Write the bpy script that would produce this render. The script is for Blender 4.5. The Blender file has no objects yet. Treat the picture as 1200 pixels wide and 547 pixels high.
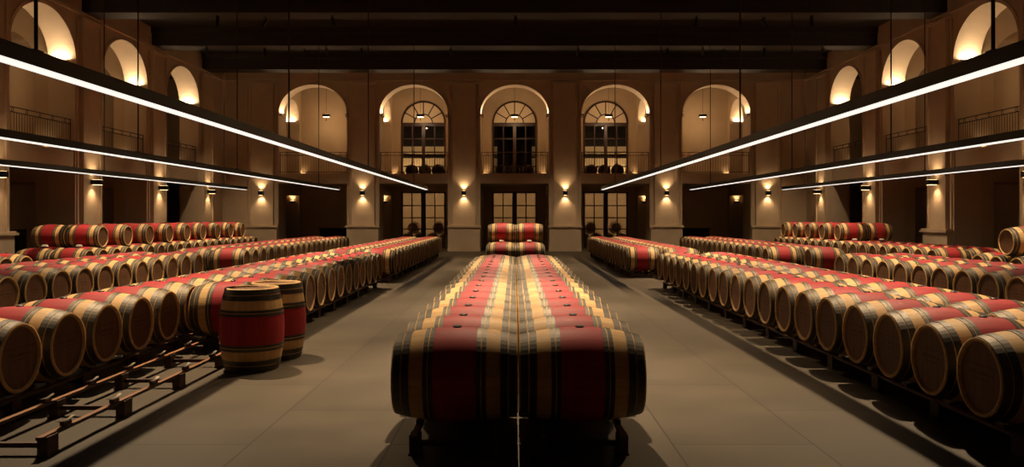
import bpy, bmesh, math, random
from mathutils import Vector, Matrix
random.seed(7)
SC = bpy.context.scene
COL = SC.collection
PI = math.pi

# ------------------------------------------------------------------ dimensions (metres; y runs away from the camera)
EYE = 1.734
FOCAL = 930.0
WALL_X = 14.76          # side walls
WALL_D = 40.1           # far wall
CEIL = 9.45
BALC0, BALC1 = 3.42, 3.93
SPRING, RISE, HALF = 6.95, 1.46, 1.725
THICK = 0.89
GDEPTH = 4.35
BL, BR, HR = 0.93, 0.358, 0.292   # barrel length, bilge radius, chime radius
BZ = 0.534              # height of barrel axis in the lower layer
PITCH = 0.73

# ------------------------------------------------------------------ materials
def mat(name, color, rough=0.6, metal=0.0, spec=0.5, emis=None, estr=0.0):
    m = bpy.data.materials.new(name); m.use_nodes = True
    b = m.node_tree.nodes['Principled BSDF']
    b.inputs['Base Color'].default_value = (*color, 1)
    b.inputs['Roughness'].default_value = rough
    b.inputs['Metallic'].default_value = metal
    b.inputs['Specular IOR Level'].default_value = spec
    if emis:
        b.inputs['Emission Color'].default_value = (*emis, 1)
        b.inputs['Emission Strength'].default_value = estr
    return m

def noise_mat(name, c1, c2, scale=3.0, rough=0.7, bump=0.0, detail=6.0, stretch=(1, 1, 1), spec=0.3, per_object=0.0, metal=0.0):
    m = mat(name, c1, rough, metal, spec)
    nt = m.node_tree; N = nt.nodes; L = nt.links
    b = N['Principled BSDF']
    tc = N.new('ShaderNodeTexCoord'); mp = N.new('ShaderNodeMapping')
    mp.inputs['Scale'].default_value = stretch
    L.new(tc.outputs['Object'], mp.inputs['Vector'])
    ns = N.new('ShaderNodeTexNoise'); ns.inputs['Scale'].default_value = scale; ns.inputs['Detail'].default_value = detail
    vec = mp.outputs['Vector']
    if per_object:
        oi = N.new('ShaderNodeObjectInfo'); ad = N.new('ShaderNodeVectorMath'); ad.operation = 'ADD'
        cm = N.new('ShaderNodeCombineXYZ'); ml = N.new('ShaderNodeMath'); ml.operation = 'MULTIPLY'; ml.inputs[1].default_value = 37.0
        L.new(oi.outputs['Random'], ml.inputs[0]); L.new(ml.outputs[0], cm.inputs[0]); L.new(ml.outputs[0], cm.inputs[1])
        L.new(vec, ad.inputs[0]); L.new(cm.outputs[0], ad.inputs[1]); vec = ad.outputs[0]
    L.new(vec, ns.inputs['Vector'])
    rp = N.new('ShaderNodeValToRGB')
    rp.color_ramp.elements[0].position = 0.3; rp.color_ramp.elements[0].color = (*c1, 1)
    rp.color_ramp.elements[1].position = 0.72; rp.color_ramp.elements[1].color = (*c2, 1)
    L.new(ns.outputs['Fac'], rp.inputs['Fac'])
    out = rp.outputs['Color']
    if per_object:
        hs = N.new('ShaderNodeHueSaturation'); mr = N.new('ShaderNodeMapRange')
        mr.inputs['To Min'].default_value = 1 - per_object; mr.inputs['To Max'].default_value = 1 + per_object
        L.new(oi.outputs['Random'], mr.inputs['Value']); L.new(mr.outputs[0], hs.inputs['Value'])
        L.new(out, hs.inputs['Color']); out = hs.outputs['Color']
    L.new(out, b.inputs['Base Color'])
    if bump:
        bp = N.new('ShaderNodeBump'); bp.inputs['Strength'].default_value = bump; bp.inputs['Distance'].default_value = 0.02
        L.new(ns.outputs['Fac'], bp.inputs['Height']); L.new(bp.outputs['Normal'], b.inputs['Normal'])
    return m

def stave_mat(name, c1, c2, per_object=0.12, rough=0.6):
    """oak staves: a colour step round the circumference (angle about local X) plus grain along X"""
    m = mat(name, c1, rough, 0, 0.22)
    nt = m.node_tree; N = nt.nodes; L = nt.links; b = N['Principled BSDF']
    tc = N.new('ShaderNodeTexCoord'); sp = N.new('ShaderNodeSeparateXYZ'); L.new(tc.outputs['Object'], sp.inputs[0])
    at = N.new('ShaderNodeMath'); at.operation = 'ARCTAN2'; L.new(sp.outputs['Y'], at.inputs[0]); L.new(sp.outputs['Z'], at.inputs[1])
    k = N.new('ShaderNodeMath'); k.operation = 'MULTIPLY'; k.inputs[1].default_value = 30 / (2 * PI); L.new(at.outputs[0], k.inputs[0])
    fl = N.new('ShaderNodeMath'); fl.operation = 'FLOOR'; L.new(k.outputs[0], fl.inputs[0])
    fr = N.new('ShaderNodeMath'); fr.operation = 'FRACT'; L.new(k.outputs[0], fr.inputs[0])
    oi = N.new('ShaderNodeObjectInfo')
    ad = N.new('ShaderNodeMath'); ad.operation = 'MULTIPLY_ADD'; ad.inputs[1].default_value = 53.0
    L.new(oi.outputs['Random'], ad.inputs[0]); L.new(fl.outputs[0], ad.inputs[2])
    wn = N.new('ShaderNodeTexWhiteNoise'); wn.noise_dimensions = '1D'; L.new(ad.outputs[0], wn.inputs['W'])
    mp = N.new('ShaderNodeMapping'); mp.inputs['Scale'].default_value = (1.5, 22, 22); L.new(tc.outputs['Object'], mp.inputs['Vector'])
    ns = N.new('ShaderNodeTexNoise'); ns.inputs['Scale'].default_value = 1.6; ns.inputs['Detail'].default_value = 5; L.new(mp.outputs[0], ns.inputs['Vector'])
    mx = N.new('ShaderNodeMath'); mx.operation = 'MULTIPLY_ADD'; mx.inputs[1].default_value = 0.5
    L.new(wn.outputs['Value'], mx.inputs[0])
    hf = N.new('ShaderNodeMath'); hf.operation = 'MULTIPLY'; hf.inputs[1].default_value = 0.6; L.new(ns.outputs['Fac'], hf.inputs[0]); L.new(hf.outputs[0], mx.inputs[2])
    rp = N.new('ShaderNodeValToRGB'); rp.color_ramp.elements[0].position = 0.15; rp.color_ramp.elements[1].position = 0.85
    rp.color_ramp.elements[0].color = (*c1, 1); rp.color_ramp.elements[1].color = (*c2, 1)
    L.new(mx.outputs[0], rp.inputs['Fac'])
    # the thin seam between two staves
    s1 = N.new('ShaderNodeMath'); s1.operation = 'COMPARE'; s1.inputs[1].default_value = 0.0; s1.inputs[2].default_value = 0.05; L.new(fr.outputs[0], s1.inputs[0])
    sm = N.new('ShaderNodeMixRGB'); sm.blend_type = 'MULTIPLY'; sm.inputs['Color2'].default_value = (0.62, 0.56, 0.5, 1)
    L.new(s1.outputs[0], sm.inputs['Fac']); L.new(rp.outputs['Color'], sm.inputs['Color1'])
    hs = N.new('ShaderNodeHueSaturation'); mr = N.new('ShaderNodeMapRange')
    mr.inputs['To Min'].default_value = 1 - per_object; mr.inputs['To Max'].default_value = 1 + per_object
    L.new(oi.outputs['Random'], mr.inputs['Value']); L.new(mr.outputs[0], hs.inputs['Value'])
    L.new(sm.outputs['Color'], hs.inputs['Color']); L.new(hs.outputs['Color'], b.inputs['Base Color'])
    return m

M = {}
M['stone'] = noise_mat('plaster_stone', (0.50, 0.375, 0.25), (0.60, 0.46, 0.31), 0.9, 0.85, 0.08)
M['stone_trim'] = noise_mat('stone_trim', (0.52, 0.39, 0.26), (0.62, 0.475, 0.32), 1.4, 0.8, 0.06)
M['gallery'] = noise_mat('gallery_plaster', (0.46, 0.33, 0.20), (0.55, 0.40, 0.25), 0.7, 0.85)
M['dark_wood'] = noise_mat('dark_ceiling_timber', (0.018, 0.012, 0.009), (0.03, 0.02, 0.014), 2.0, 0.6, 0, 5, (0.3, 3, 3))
M['black_metal'] = mat('black_metal', (0.012, 0.011, 0.010), 0.45, 0.4)
M['iron'] = mat('wrought_iron', (0.05, 0.022, 0.014), 0.5, 0.5)
M['frame'] = mat('window_frame', (0.045, 0.02, 0.012), 0.45)
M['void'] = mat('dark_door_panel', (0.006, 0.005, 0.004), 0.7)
M['cream'] = mat('cream_blind', (0.62, 0.47, 0.30), 0.8)
M['oak'] = stave_mat('oak_staves', (0.54, 0.305, 0.115), (0.70, 0.45, 0.195))
M['red'] = stave_mat('red_stained_staves', (0.30, 0.018, 0.022), (0.41, 0.034, 0.038))
M['head'] = noise_mat('oak_head', (0.125, 0.055, 0.025), (0.195, 0.093, 0.044), 2.2, 0.6, 0, 5, (1, 14, 1.2), 0.3, 0.18)
M['hoop'] = noise_mat('galvanised_hoop', (0.05, 0.041, 0.029), (0.115, 0.095, 0.068), 4.0, 0.55, 0, 4, (1, 1, 1), 0.5, 0.15, 0.5)
M['bung'] = mat('bung_rubber', (0.04, 0.03, 0.025), 0.4)
M['stamp'] = mat('burnt_stamp', (0.10, 0.03, 0.018), 0.8)
M['rack'] = noise_mat('rack_steel', (0.045, 0.022, 0.014), (0.11, 0.05, 0.03), 6.0, 0.5, 0, 4, (1, 1, 1), 0.5, 0, 0.3)
M['rail'] = noise_mat('rail_timber', (0.22, 0.09, 0.035), (0.36, 0.165, 0.07), 3.0, 0.45, 0, 4, (8, 0.5, 8))
M['saddle'] = mat('saddle_steel', (0.30, 0.25, 0.20), 0.3, 0.85)
M['chock'] = mat('pale_chock', (0.55, 0.50, 0.42), 0.5)
M['strip'] = mat('light_strip', (0.9, 0.9, 0.9), 0.4, 0, 0.5, (1.0, 0.96, 0.87), 1.0)
M['warm_lens'] = mat('warm_lens', (0.9, 0.8, 0.6), 0.4, 0, 0.5, (1.0, 0.66, 0.32), 6.0)

def floor_mat():
    m = mat('stone_floor', (0.27, 0.22, 0.16), 0.5, 0, 0.2)
    nt = m.node_tree; N = nt.nodes; L = nt.links; b = N['Principled BSDF']
    tc = N.new('ShaderNodeTexCoord'); mp = N.new('ShaderNodeMapping')
    mp.inputs['Location'].default_value = (-0.13, 0.4, 0); L.new(tc.outputs['Object'], mp.inputs['Vector'])
    rot = N.new('ShaderNodeMapping'); rot.inputs['Rotation'].default_value = (0, 0, PI / 2); L.new(mp.outputs[0], rot.inputs['Vector'])
    bt = N.new('ShaderNodeTexBrick'); bt.inputs['Scale'].default_value = 1.0
    bt.inputs['Brick Width'].default_value = 2.15; bt.inputs['Row Height'].default_value = 1.075
    bt.inputs['Mortar Size'].default_value = 0.007; bt.offset = 0.5
    bt.inputs['Color1'].default_value = (0.078, 0.061, 0.041, 1); bt.inputs['Color2'].default_value = (0.096, 0.075, 0.050, 1)
    bt.inputs['Mortar'].default_value = (0.033, 0.025, 0.017, 1)
    L.new(rot.outputs[0], bt.inputs['Vector'])
    ns = N.new('ShaderNodeTexNoise'); ns.inputs['Scale'].default_value = 1.3; ns.inputs['Detail'].default_value = 8; L.new(tc.outputs['Object'], ns.inputs['Vector'])
    rp = N.new('ShaderNodeValToRGB'); rp.color_ramp.elements[0].position = 0.25; rp.color_ramp.elements[0].color = (0.78, 0.78, 0.78, 1)
    rp.color_ramp.elements[1].position = 0.75; rp.color_ramp.elements[1].color = (1.08, 1.06, 1.03, 1); L.new(ns.outputs['Fac'], rp.inputs['Fac'])
    mx = N.new('ShaderNodeMixRGB'); mx.blend_type = 'MULTIPLY'; mx.inputs['Fac'].default_value = 1
    L.new(bt.outputs['Color'], mx.inputs['Color1']); L.new(rp.outputs['Color'], mx.inputs['Color2']); L.new(mx.outputs['Color'], b.inputs['Base Color'])
    mr = N.new('ShaderNodeMapRange'); mr.inputs['To Min'].default_value = 0.42; mr.inputs['To Max'].default_value = 0.6
    L.new(ns.outputs['Fac'], mr.inputs['Value']); L.new(mr.outputs[0], b.inputs['Roughness'])
    return m
M['floor'] = floor_mat()

def glass_mat():
    m = bpy.data.materials.new('window_glass'); m.use_nodes = True
    nt = m.node_tree; N = nt.nodes; L = nt.links; N.remove(N['Principled BSDF'])
    t = N.new('ShaderNodeBsdfTransparent'); t.inputs['Color'].default_value = (0.9, 0.92, 0.9, 1)
    g = N.new('ShaderNodeBsdfGlossy'); g.inputs['Roughness'].default_value = 0.03
    f = N.new('ShaderNodeFresnel'); f.inputs['IOR'].default_value = 1.45
    x = N.new('ShaderNodeMixShader'); L.new(f.outputs[0], x.inputs['Fac']); L.new(t.outputs[0], x.inputs[1]); L.new(g.outputs[0], x.inputs[2])
    L.new(x.outputs[0], N['Material Output'].inputs['Surface'])
    return m
M['glass'] = glass_mat()

# ------------------------------------------------------------------ mesh helpers
def box(bm, x0, x1, y0, y1, z0, z1, mi=0):
    v = [bm.verts.new((x, y, z)) for x in (x0, x1) for y in (y0, y1) for z in (z0, z1)]
    for q in ((0, 1, 3, 2), (4, 6, 7, 5), (0, 4, 5, 1), (2, 3, 7, 6), (0, 2, 6, 4), (1, 5, 7, 3)):
        f = bm.faces.new([v[i] for i in q]); f.material_index = mi

def pbox(bm, P, u0, u1, d0, d1, z0, z1, mi=0):
    """box in wall coordinates: P maps (along, into wall, up) to the room"""
    v = [bm.verts.new(P(u, d, z)) for u in (u0, u1) for d in (d0, d1) for z in (z0, z1)]
    for q in ((0, 1, 3, 2), (4, 6, 7, 5), (0, 4, 5, 1), (2, 3, 7, 6), (0, 2, 6, 4), (1, 5, 7, 3)):
        f = bm.faces.new([v[i] for i in q]); f.material_index = mi

def prism(bm, P, ring, d0, d1, mi=0):
    a = [bm.verts.new(P(u, d0, z)) for u, z in ring]; b = [bm.verts.new(P(u, d1, z)) for u, z in ring]
    n = len(ring)
    fs = [bm.faces.new(a), bm.faces.new(list(reversed(b)))]
    for i in range(n):
        fs.append(bm.faces.new((a[i], b[i], b[(i + 1) % n], a[(i + 1) % n])))
    for f in fs: f.material_index = mi

def tube(bm, pts, r, seg=6, mi=0):
    pts = [Vector(p) for p in pts]; rings = []
    for i, p in enumerate(pts):
        t = (pts[min(i + 1, len(pts) - 1)] - pts[max(i - 1, 0)]).normalized()
        up = Vector((0, 0, 1)) if abs(t.z) < 0.9 else Vector((1, 0, 0))
        a = t.cross(up).normalized(); b = t.cross(a)
        rings.append([bm.verts.new(p + a * r * math.cos(2 * PI * k / seg) + b * r * math.sin(2 * PI * k / seg)) for k in range(seg)])
    for i in range(len(rings) - 1):
        for k in range(seg):
            f = bm.faces.new((rings[i][k], rings[i][(k + 1) % seg], rings[i + 1][(k + 1) % seg], rings[i + 1][k])); f.material_index = mi
    bm.faces.new(rings[0]).material_index = mi; bm.faces.new(list(reversed(rings[-1]))).material_index = mi

def lathe(bm, prof, seg, mi=0, closed=False, mats=None, axis_z=0.0):
    """revolve (x, r) about the X axis"""
    rings = [[bm.verts.new((x, r * math.sin(2 * PI * k / seg), axis_z + r * math.cos(2 * PI * k / seg))) for k in range(seg)] for x, r in prof]
    n = len(rings)
    for i in range(n if closed else n - 1):
        for k in range(seg):
            f = bm.faces.new((rings[i][k], rings[(i + 1) % n][k], rings[(i + 1) % n][(k + 1) % seg], rings[i][(k + 1) % seg]))
            f.material_index = mats[i] if mats else mi; f.smooth = True
    return rings

def finish(bm, name, mats, smooth=None):
    bmesh.ops.recalc_face_normals(bm, faces=bm.faces)
    me = bpy.data.meshes.new(name); bm.to_mesh(me); bm.free()
    for m in (mats if isinstance(mats, (list, tuple)) else [mats]): me.materials.append(m)
    if smooth:
        for p in me.polygons: p.use_smooth = True
    return me

def link(me, name, parent=None, loc=(0, 0, 0), rotz=0.0):
    o = bpy.data.objects.new(name, me); COL.objects.link(o); o.location = loc; o.rotation_euler = (0, 0, rotz)
    if parent: o.parent = parent
    return o

def obj(bm, name, mats, parent=None, loc=(0, 0, 0)): return link(finish(bm, name, mats), name, parent, loc)

def tag(o, label=None, cat=None, group=None, kind=None):
    if label: o['label'] = label
    if cat: o['category'] = cat
    if group: o['group'] = group
    if kind: o['kind'] = kind
    return o

def empty(name, loc, rotz=0.0):
    o = bpy.data.objects.new(name, None); COL.objects.link(o); o.location = loc; o.rotation_euler = (0, 0, rotz); o.empty_display_size = 0.1
    return o

def copy_tree(o, parent=None):
    c = o.copy(); COL.objects.link(c); c.parent = parent
    for ch in list(o.children): copy_tree(ch, c)
    return c

def new(): return bmesh.new()
def struct(bm, name, mats): return tag(obj(bm, name, mats), kind='structure')

P_far = lambda u, d, z: (u, WALL_D + d, z)
P_left = lambda u, d, z: (-WALL_X - d, u, z)
P_right = lambda u, d, z: (WALL_X + d, u, z)

# ------------------------------------------------------------------ lamps
WARM = (1.0, 0.68, 0.38)
SOFT = (1.0, 0.76, 0.49)
def lamp(kind, power, parent, loc, aim=None, size=0.04, angle=80, blend=0.8, color=WARM):
    d = bpy.data.lights.new('lamp', kind); d.energy = power; d.color = color
    d.shadow_soft_size = size
    o = bpy.data.objects.new('lamp', d); COL.objects.link(o); o.parent = parent; o.location = loc
    if kind == 'SPOT': d.spot_size = math.radians(angle); d.spot_blend = blend
    if aim is not None: o.rotation_euler = Vector(aim).to_track_quat('-Z', 'Y').to_euler()
    return o

# ------------------------------------------------------------------ shell
bm = new(); box(bm, -19.6, 19.6, -4.5, 53.0, -0.2, 0.0); struct(bm, 'floor', M['floor'])
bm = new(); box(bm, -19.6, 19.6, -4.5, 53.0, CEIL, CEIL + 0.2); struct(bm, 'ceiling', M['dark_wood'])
bm = new(); box(bm, -19.6, 19.6, -4.7, -4.5, 0, CEIL); struct(bm, 'wall_back', M['stone'])

def arch_z(t):  # t in -1..1
    return SPRING + RISE * math.sqrt(max(0.0, 1 - t * t))

def arcade(P, u0, u1, centres, name):
    bm = new()
    edges = [u0]
    for c in centres: edges += [c - HALF, c + HALF]
    edges.append(u1)
    for i in range(0, len(edges), 2):
        pbox(bm, P, edges[i], edges[i + 1], 0, THICK, 0, CEIL)
    N = 36
    for c in centres:
        pbox(bm, P, c - HALF, c + HALF, 0.05, THICK, BALC0, BALC1)          # slab edge
        for i in range(N):
            a0 = -math.cos(PI * i / N); a1 = -math.cos(PI * (i + 1) / N)
            prism(bm, P, [(c + a0 * HALF, arch_z(a0)), (c + a1 * HALF, arch_z(a1)), (c + a1 * HALF, CEIL), (c + a0 * HALF, CEIL)], 0, THICK)
    bmesh.ops.remove_doubles(bm, verts=bm.verts, dist=1e-4)
    return struct(bm, name, M['stone'])

TRIM = [0]
def trim(bm, m='stone_trim'):
    TRIM[0] += 1
    return struct(bm, 'trim_%d' % TRIM[0], M[m])

def pilaster(P, c, w=1.6, narrow=1.2):
    bm = new()
    pbox(bm, P, c - w / 2, c + w / 2, -0.20, 0, 0, 1.20)
    pbox(bm, P, c - w / 2 - 0.03, c + w / 2 + 0.03, -0.24, 0, 0, 0.14)
    pbox(bm, P, c - w / 2 - 0.07, c + w / 2 + 0.07, -0.29, 0, 1.20, 1.27)
    pbox(bm, P, c - w / 2 - 0.03, c + w / 2 + 0.03, -0.24, 0, 1.27, 1.32)
    pbox(bm, P, c - narrow / 2, c + narrow / 2, -0.10, 0, 1.32, 8.42)
    for s in (-1, 1):   # raised fillets that border the sunk panel of the shaft
        e = c + s * narrow / 2
        pbox(bm, P, min(e, e - s * 0.09), max(e, e - s * 0.09), -0.15, -0.10, 1.32, 8.42)
        e = c + s * w / 2
        pbox(bm, P, min(e, e - s * 0.07), max(e, e - s * 0.07), -0.05, 0, 1.32, 8.42)
    pbox(bm, P, c - narrow / 2 - 0.05, c + narrow / 2 + 0.05, -0.17, 0, 8.42, 8.52)
    trim(bm)

def archivolt(P, c):
    bm = new(); N = 36; w = 0.10
    for i in range(N):
        a0 = PI * i / N; a1 = PI * (i + 1) / N
        pt = lambda a, k: (c - math.cos(a) * (HALF + k), SPRING + math.sin(a) * (RISE + k))
        prism(bm, P, [pt(a0, 0.0), pt(a1, 0.0), pt(a1, w), pt(a0, w)], -0.035, 0)
    for s in (-1, 1):   # impost blocks at the springing
        e = c + s * HALF
        pbox(bm, P, min(e, e + s * 0.14), max(e, e + s * 0.14), -0.05, 0, SPRING - 0.12, SPRING)
    bmesh.ops.remove_doubles(bm, verts=bm.verts, dist=1e-4)
    trim(bm)

FAR_C = [-10.2, -5.1, 0.0, 5.1, 10.2]
SIDE_C = [19.7, 24.925, 30.125, 35.35]
arcade(P_far, -WALL_X - 0.89, WALL_X + 0.89, FAR_C, 'wall_far')
for P, nm in ((P_left, 'wall_left'), (P_right, 'wall_right')):
    arcade(P, -4.5, WALL_D, SIDE_C, nm)
for c in (-12.75, -7.65, -2.55, 2.55, 7.65, 12.75): pilaster(P_far, c)
for c in FAR_C: archivolt(P_far, c)
SIDE_P = [17.1, 22.31, 27.52, 32.74]
for P in (P_left, P_right):
    for c in SIDE_P: pilaster(P, c)
    pilaster(P, 37.95, 1.6, 1.2)
    for c in SIDE_C: archivolt(P, c)
# string course under the ceiling
for P, a, b in ((P_far, -WALL_X, WALL_X), (P_left, -4.5, WALL_D - 0.1), (P_right, -4.5, WALL_D - 0.1)):
    bm = new(); pbox(bm, P, a, b, -0.09, 0, 8.60, 8.70); trim(bm)
# ceiling beams resting on the pilasters
for c in (1.4, 6.65, 11.9, 17.1, 22.31, 27.52, 32.74, 37.95):
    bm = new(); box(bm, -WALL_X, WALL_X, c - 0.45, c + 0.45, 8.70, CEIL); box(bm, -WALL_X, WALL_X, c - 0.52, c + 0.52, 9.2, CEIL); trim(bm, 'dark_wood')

# galleries behind the arches: back walls, floors, partitions
bm = new()
GB = THICK + GDEPTH - 0.89
def hole_wall(bm, P, u0, u1, d0, d1, z0, z1, holes):
    """wall with rectangular holes (ua, ub, za, zb), sorted by ua"""
    u = u0
    for ua, ub, za, zb in holes:
        pbox(bm, P, u, ua, d0, d1, z0, z1)
        if za > z0: pbox(bm, P, ua, ub, d0, d1, z0, za)
        if zb < z1: pbox(bm, P, ua, ub, d0, d1, zb, z1)
        u = ub
    pbox(bm, P, u, u1, d0, d1, z0, z1)
WR = 1.235
hole_wall(bm, P_far, -19.6, 19.6, GB, GB + 0.3, BALC1, CEIL, [(c - WR, c + WR, BALC1, SPRING + 0.02) for c in (-5.1, 0, 5.1)])
hole_wall(bm, P_far, -19.6, 19.6, GB, GB + 0.3, 0, BALC0, [(c - WR, c + WR, 0, 3.12) for c in (-5.1, 0, 5.1)])
struct(bm, 'wall_gallery_far', M['gallery'])
bm = new()
pbox(bm, P_far, -19.6, 19.6, THICK, 12.9, BALC0, BALC1 - 0.01)
struct(bm, 'floor_gallery_far', M['gallery'])
for P, nm in ((P_left, 'left'), (P_right, 'right')):
    bm = new(); pbox(bm, P, 17.0, WALL_D + THICK, GB, GB + 0.3, 0, CEIL); struct(bm, 'wall_gallery_' + nm, M['gallery'])
    bm = new(); pbox(bm, P, 17.0, WALL_D + THICK - 0.02, THICK, GB, BALC0, BALC1 - 0.01); struct(bm, 'floor_gallery_' + nm, M['gallery'])

def partition(Q, name, thick):
    """cross wall of a gallery; Q maps (across the gallery 0..1, through the wall, up)"""
    bm = new(); g0, g1 = THICK, GB
    lo, hi = g0 + 0.45, g1 - 0.45; c = (lo + hi) / 2; h = (hi - lo) / 2
    for a, b in ((g0, lo), (hi, g1)):
        for z0, z1 in ((0, BALC0), (BALC1 - 0.01, CEIL)):
            pbox(bm, Q, a, b, -thick / 2, thick / 2, z0, z1)
    pbox(bm, Q, lo, hi, -thick / 2, thick / 2, 2.9, BALC0)
    N = 20
    for i in range(N):
        a0 = -math.cos(PI * i / N); a1 = -math.cos(PI * (i + 1) / N)
        z = lambda t: SPRING + 1.1 * math.sqrt(max(0, 1 - t * t))
        prism(bm, Q, [(c + a0 * h, z(a0)), (c + a1 * h, z(a1)), (c + a1 * h, CEIL), (c + a0 * h, CEIL)], -thick / 2, thick / 2)
    bmesh.ops.remove_doubles(bm, verts=bm.verts, dist=1e-4)
    return struct(bm, name, M['gallery'])
for i, c in enumerate((-12.75, -7.65, -2.55, 2.55, 7.65, 12.75)):
    partition(lambda u, d, z, c=c: (c + d, WALL_D + u, z), 'wall_partition_far_%d' % (i + 1), 1.65)
for s, nm in ((-1, 'left'), (1, 'right')):
    for i, c in enumerate(SIDE_P):
        partition(lambda u, d, z, c=c, s=s: (s * (WALL_X + u), c + d, z), 'wall_partition_%s_%d' % (nm, i + 1), 1.74)

# cellar beyond the far windows
bm = new()
pbox(bm, P_far, -19.6, 19.6, 12.6, 12.9, 0, 6.4)
struct(bm, 'wall_beyond', M['gallery'])
bm = new(); pbox(bm, P_far, -19.6, 19.6, 12.5, 12.9, 6.4, CEIL); pbox(bm, P_far, -19.6, 19.6, 12.45, 12.6, 5.62, 5.7); trim(bm, 'dark_wood')  # dark band: shade on the upper back wall put into its colour
bm = new()
for s in (-1, 1):
    pbox(bm, P_far, s * 19.3, s * 19.6, GB + 0.3, 12.6, 0, CEIL)
struct(bm, 'wall_beyond_sides', M['gallery'])
# broad dark doorway seen through the middle window
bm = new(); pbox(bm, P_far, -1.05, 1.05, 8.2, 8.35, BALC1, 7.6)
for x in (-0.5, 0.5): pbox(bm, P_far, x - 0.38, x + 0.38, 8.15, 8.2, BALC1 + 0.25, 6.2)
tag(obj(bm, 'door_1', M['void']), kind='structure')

# ------------------------------------------------------------------ windows in the gallery wall
def bar(bm, a, b, w, y0, y1):
    """flat bar between (x,z) points"""
    a = Vector(a); b = Vector(b); t = (b - a).normalized(); n = Vector((-t.y, t.x)) * w / 2
    q = [a - n, a + n, b + n, b - n]
    v0 = [bm.verts.new((p.x, y0, p.y)) for p in q]; v1 = [bm.verts.new((p.x, y1, p.y)) for p in q]
    bm.faces.new(v0); bm.faces.new(list(reversed(v1)))
    for i in range(4): bm.faces.new((v0[i], v1[i], v1[(i + 1) % 4], v0[(i + 1) % 4]))

WY = WALL_D + GB
def upper_window(cx, n):
    root = tag(empty('window_%d' % n, (cx, WY, BALC1)), kind='structure')
    y0, y1 = -0.06, 0.06; Z0 = 0.0; ZS = SPRING + 0.02 - BALC1
    bm = new(); N = 24
    for r, w in ((WR - 0.03, 0.09), (0.5, 0.06)):
        for i in range(N):
            a0, a1 = PI * i / N, PI * (i + 1) / N
            bar(bm, (r * math.cos(a0), ZS + r * math.sin(a0)), (r * math.cos(a1), ZS + r * math.sin(a1)), w, y0, y1)
    for k in range(1, 6):
        a = PI * k / 6; bar(bm, (0.5 * math.cos(a), ZS + 0.5 * math.sin(a)), (1.2 * math.cos(a), ZS + 1.2 * math.sin(a)), 0.055, y0, y1)
    obj(bm, 'fanlight_frame', M['frame'], root)
    bm = new(); pts = [(1.2 * math.cos(PI * i / N), ZS + 1.2 * math.sin(PI * i / N)) for i in range(N + 1)]
    v0 = [bm.verts.new((x, -0.01, z)) for x, z in pts]; v1 = [bm.verts.new((x, -0.005, z)) for x, z in pts]
    bm.faces.new(v0); bm.faces.new(list(reversed(v1)))
    obj(bm, 'fanlight_blind', M['cream'], root)
    bm = new(); box(bm, -WR, WR, -0.08, 0.08, ZS - 0.1, ZS + 0.03)
    for s in (-1, 1): box(bm, s * WR - 0.04 - 0.04 * s, s * WR + 0.04 - 0.04 * s, y0, y1, Z0, ZS)
    box(bm, -0.09, 0.09, y0, y1, Z0, ZS)
    obj(bm, 'frame', M['frame'], root)
    for s in (-1, 1):
        bm = new(); a, b = (0.09, WR - 0.08) if s > 0 else (-WR + 0.08, -0.09)
        m = (a + b) / 2; box(bm, m - 0.03, m + 0.03, -0.045, 0.045, Z0, ZS - 0.1)
        for z in (0.04, 0.62, 1.42, 2.18, ZS - 0.13): box(bm, a, b, -0.04, 0.04, z - 0.03, z + 0.03)
        obj(bm, 'casement', M['frame'], root)
        bm = new(); box(bm, a, b, -0.004, 0.004, 0.02, ZS - 0.1); obj(bm, 'pane', M['glass'], root)

def lower_window(cx, n):
    root = tag(empty('window_%d' % n, (cx, WY, 0)), kind='structure')
    bm = new(); H = 3.12
    for s in (-1, 1): box(bm, s * WR - 0.04 - 0.04 * s, s * WR + 0.04 - 0.04 * s, -0.06, 0.06, 0, H)
    box(bm, -WR, WR, -0.06, 0.06, H - 0.07, H); box(bm, -0.13, 0.13, -0.06, 0.06, 0, H)
    obj(bm, 'frame', M['frame'], root)
    for s in (-1, 1):
        bm = new(); a, b = (0.13, WR - 0.08) if s > 0 else (-WR + 0.08, -0.13)
        m = (a + b) / 2; box(bm, m - 0.03, m + 0.03, -0.045, 0.045, 0, H - 0.05)
        for z in (0.3, 1.05, 1.68, 2.36): box(bm, a, b, -0.04, 0.04, z - 0.03, z + 0.03)
        box(bm, a, b, -0.035, 0.035, 0, 0.28)
        obj(bm, 'casement', M['frame'], root)
        bm = new(); box(bm, a, b, -0.004, 0.004, 0.3, H - 0.07); obj(bm, 'pane', M['glass'], root)
for i, c in enumerate((-5.1, 0, 5.1)):
    upper_window(c, i + 1); lower_window(c, i + 4)
# low dark hatches in the galleries on the ground floor
k = 2
for c in (-9.9, 9.9):
    bm = new(); pbox(bm, P_far, c - 1.0, c + 1.0, GB - 0.04, GB, 0, 1.05); pbox(bm, P_far, c - 1.06, c + 1.06, GB - 0.06, GB - 0.001, 1.05, 1.11)
    tag(obj(bm, 'door_%d' % k, M['void']), kind='structure'); k += 1
for P in (P_left, P_right):
    for c in SIDE_C[1:]:
        bm = new(); pbox(bm, P, c - 0.9, c + 0.9, GB - 0.04, GB, 0, 1.25); tag(obj(bm, 'door_%d' % k, M['void']), kind='structure'); k += 1

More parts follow.
